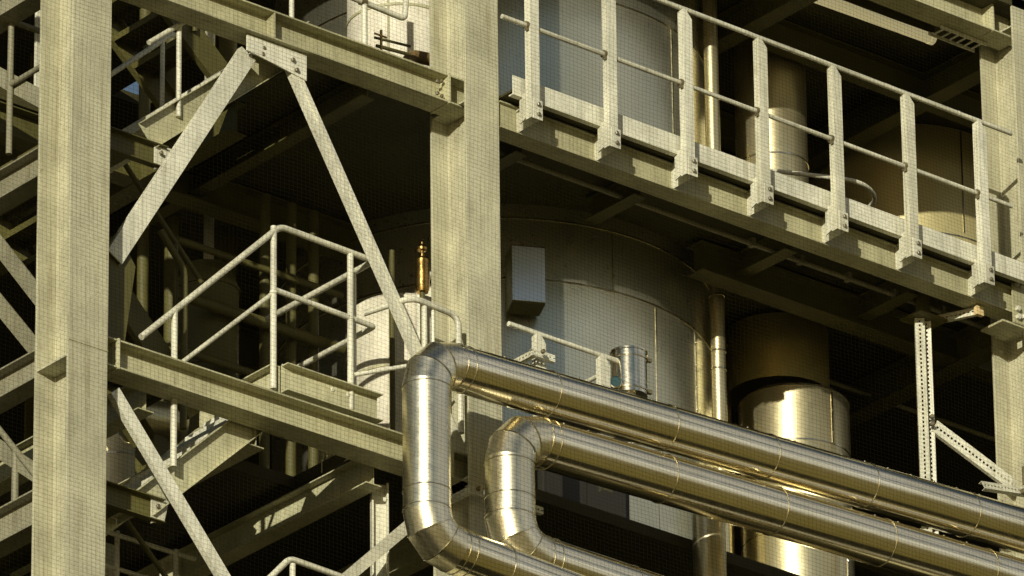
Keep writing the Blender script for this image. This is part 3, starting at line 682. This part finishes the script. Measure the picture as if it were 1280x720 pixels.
for i, (u, v, r, mt, lab) in enumerate(((-.6, 3.2, .06, 'dark', 'shaded pipe riser behind the upper stairs, left one'), (-.2, 3.2, .045, 'rail', 'shaded pipe riser behind the upper stairs, right one'), (.15, 3.4, .08, 'dark', 'thick shaded pipe riser under the upper beam'), (-1.05, 3.0, .05, 'dark', 'shaded pipe riser nearest the stairwell'))):
    tag(MB().tube([(u, v, ZB), (u, v, 36)], r, 14).build('vertical_pipe', M[mt]), lab, 'pipe')
cp = thing('channel_post', (-.52, .5, 25), 'pale double-edged channel post under the left edge beam', 'post')
MB().prof((-.50, .55, 24.5), (-.50, .55, 27.86), [(-.07, 0), (.07, 0), (.07, .06), (.055, .06), (.055, .012), (-.055, .012), (-.055, .06), (-.07, .06)], up=(-.4, -.9, 0)).build('section', M['rail'], cp)
rc = thing('railing', (-1.4, .5, 25.5), 'bent tube railing just entering at the bottom edge', 'railing')
MB().tube(fillet([(-2.3, .5, 26.0), (-1.45, .5, 26.94), (-.2, .5, 26.90)], .06), .026, 14).build('handrail', M['rail'], rc)
MB().tube([(-1.42, .5, 25.4), (-1.42, .5, 26.9)], .025, 12).build('post', M['rail'], rc)
lf = thing('hanging_bracket', (-.9, .45, 31.4), 'small sunlit angle bracket hanging under the upper beam', 'bracket')
MB().prof((-1.12, .45, 31.36), (-.74, .45, 31.345), L_prof(.05, .07, .006)).poly([(-.74, .45, 31.345), (-.70, .33, 31.345), (-.70, .33, 31.385), (-.74, .45, 31.415)], .006).build('angle', M['rail'], lf)
MB().tube([(-.86, .47, 31.36), (-.86, .47, 31.43)], .012, 8).build('hanger', M['bolt'], lf)

# ------------------------------------------------------------------ netting hung in front of the frame
NET = True
if NET:
    m = MB(); wd = .0008; du_, dz_ = .040, .0345
    U0, U1, Z0, Z1 = -7.0, 8.2, 24.0, 36.0
    def sag(u, z): return -1.05 + .05 * math.sin(u * 1.1 + .6) * math.sin(z * .7) + .012 * math.sin(u * 5 + z * 2.3)
    def strand(p, horizontal):
        vs = []; fs = []
        for i, (u, z) in enumerate(p):
            y = sag(u, z); a = (0, 0, wd) if horizontal else (wd, 0, 0)
            vs += [(u - a[0], y, z - a[2]), (u + a[0], y, z + a[2])]
            if i: fs.append((2*i - 2, 2*i - 1, 2*i + 1, 2*i))
        m.add(vs, fs)
    n = int((U1 - U0) / du_)
    for i in range(n + 1):
        u = U0 + i * du_; strand([(u + .010 * math.sin(k * .9 + 1.3 * u), Z0 + (Z1 - Z0) * k / 30) for k in range(31)], False)
    n = int((Z1 - Z0) / dz_)
    for i in range(n + 1):
        z = Z0 + i * dz_; strand([(U0 + (U1 - U0) * k / 38, z + .010 * math.sin(k * .8 + 1.7 * z)) for k in range(39)], True)
    M['net'] = plain('net_cord', (.010, .009, .006), 1)
    M['net'].node_tree.nodes['Principled BSDF'].inputs['Specular IOR Level'].default_value = 0
    tag(m.build('safety_net', M['net']), 'fine dark square-mesh netting hung across the whole front of the frame', 'net')

# ------------------------------------------------------------------ camera
cam = bpy.data.objects.new('camera', bpy.data.cameras.new('camera')); col.objects.link(cam)
th, el, ro = R(40), R(25.5), R(.7)
hdg = V((math.sin(th), math.cos(th), 0)); fwd = (hdg * math.cos(el) + V((0, 0, math.sin(el)))).normalized()
r0 = V((math.cos(th), -math.sin(th), 0)); u0 = r0.cross(fwd)
right = r0 * math.cos(ro) - u0 * math.sin(ro); up = r0 * math.sin(ro) + u0 * math.cos(ro)
cam.matrix_world = Matrix(((right.x, up.x, -fwd.x, -37.5565), (right.y, up.y, -fwd.y, -45.3203), (right.z, up.z, -fwd.z, 1.4864), (0, 0, 0, 1)))
cam.data.sensor_width = 36; cam.data.lens = 10000 / 1280 * 36
cam.data.clip_start = 1; cam.data.clip_end = 10000
sc.camera = cam

# ------------------------------------------------------------------ daylight
SAZ, SEL = R(54), R(10.2)
s = V((-math.sin(SAZ) * math.cos(SEL), -math.cos(SAZ) * math.cos(SEL), math.sin(SEL)))
sun = bpy.data.objects.new('sun', bpy.data.lights.new('sun', 'SUN')); col.objects.link(sun)
sun.data.energy = 5.0; sun.data.angle = R(.5); sun.data.color = (1, .95, .77)
sun.rotation_euler = (-s).to_track_quat('-Z', 'Y').to_euler(); sun.location = s * 100 + V((0, 0, 30))
w = bpy.data.worlds.new('World'); sc.world = w; w.use_nodes = True
nt = w.node_tree; bg = nt.nodes['Background']
sky = nt.nodes.new('ShaderNodeTexSky'); sky.sky_type = 'NISHITA'; sky.sun_disc = False
sky.dust_density = .4; sky.air_density = 1.0; sky.ozone_density = .6; sky.sun_elevation = SEL; sky.sun_rotation = math.atan2(s.x, s.y) % (2 * PI)
# unseen bright cloud bank added so the silver pipes reflect more light
tc = nt.nodes.new('ShaderNodeTexCoord'); mp = nt.nodes.new('ShaderNodeMapping'); mp.inputs['Scale'].default_value = (1, 1, 3.2)
nt.links.new(tc.outputs['Generated'], mp.inputs['Vector'])
cn = noise(nt, mp.outputs[0], 2.6, 7, .62); cr = ramp(nt, [(.42, (0, 0, 0)), (.60, (1, 1, 1))]); nt.links.new(cn.outputs[0], cr.inputs[0])
dp = nt.nodes.new('ShaderNodeVectorMath'); dp.operation = 'DOT_PRODUCT'; dp.inputs[1].default_value = V((.60, -.72, .35)).normalized()
nt.links.new(tc.outputs['Generated'], dp.inputs[0])
dr = ramp(nt, [(.72, (0, 0, 0)), (.93, (1, 1, 1))]); nt.links.new(dp.outputs['Value'], dr.inputs[0])
mu = nt.nodes.new('ShaderNodeMath'); mu.operation = 'MULTIPLY'; nt.links.new(cr.outputs[0], mu.inputs[0]); nt.links.new(dr.outputs[0], mu.inputs[1])
skyc = mixc(nt, mu.outputs[0], sky.outputs[0], (13, 12.6, 11.4))
nt.links.new(skyc, bg.inputs[0]); bg.inputs[1].default_value = .06
sc.view_settings.view_transform = 'Standard'; sc.view_settings.look = 'None'; sc.view_settings.exposure = 0
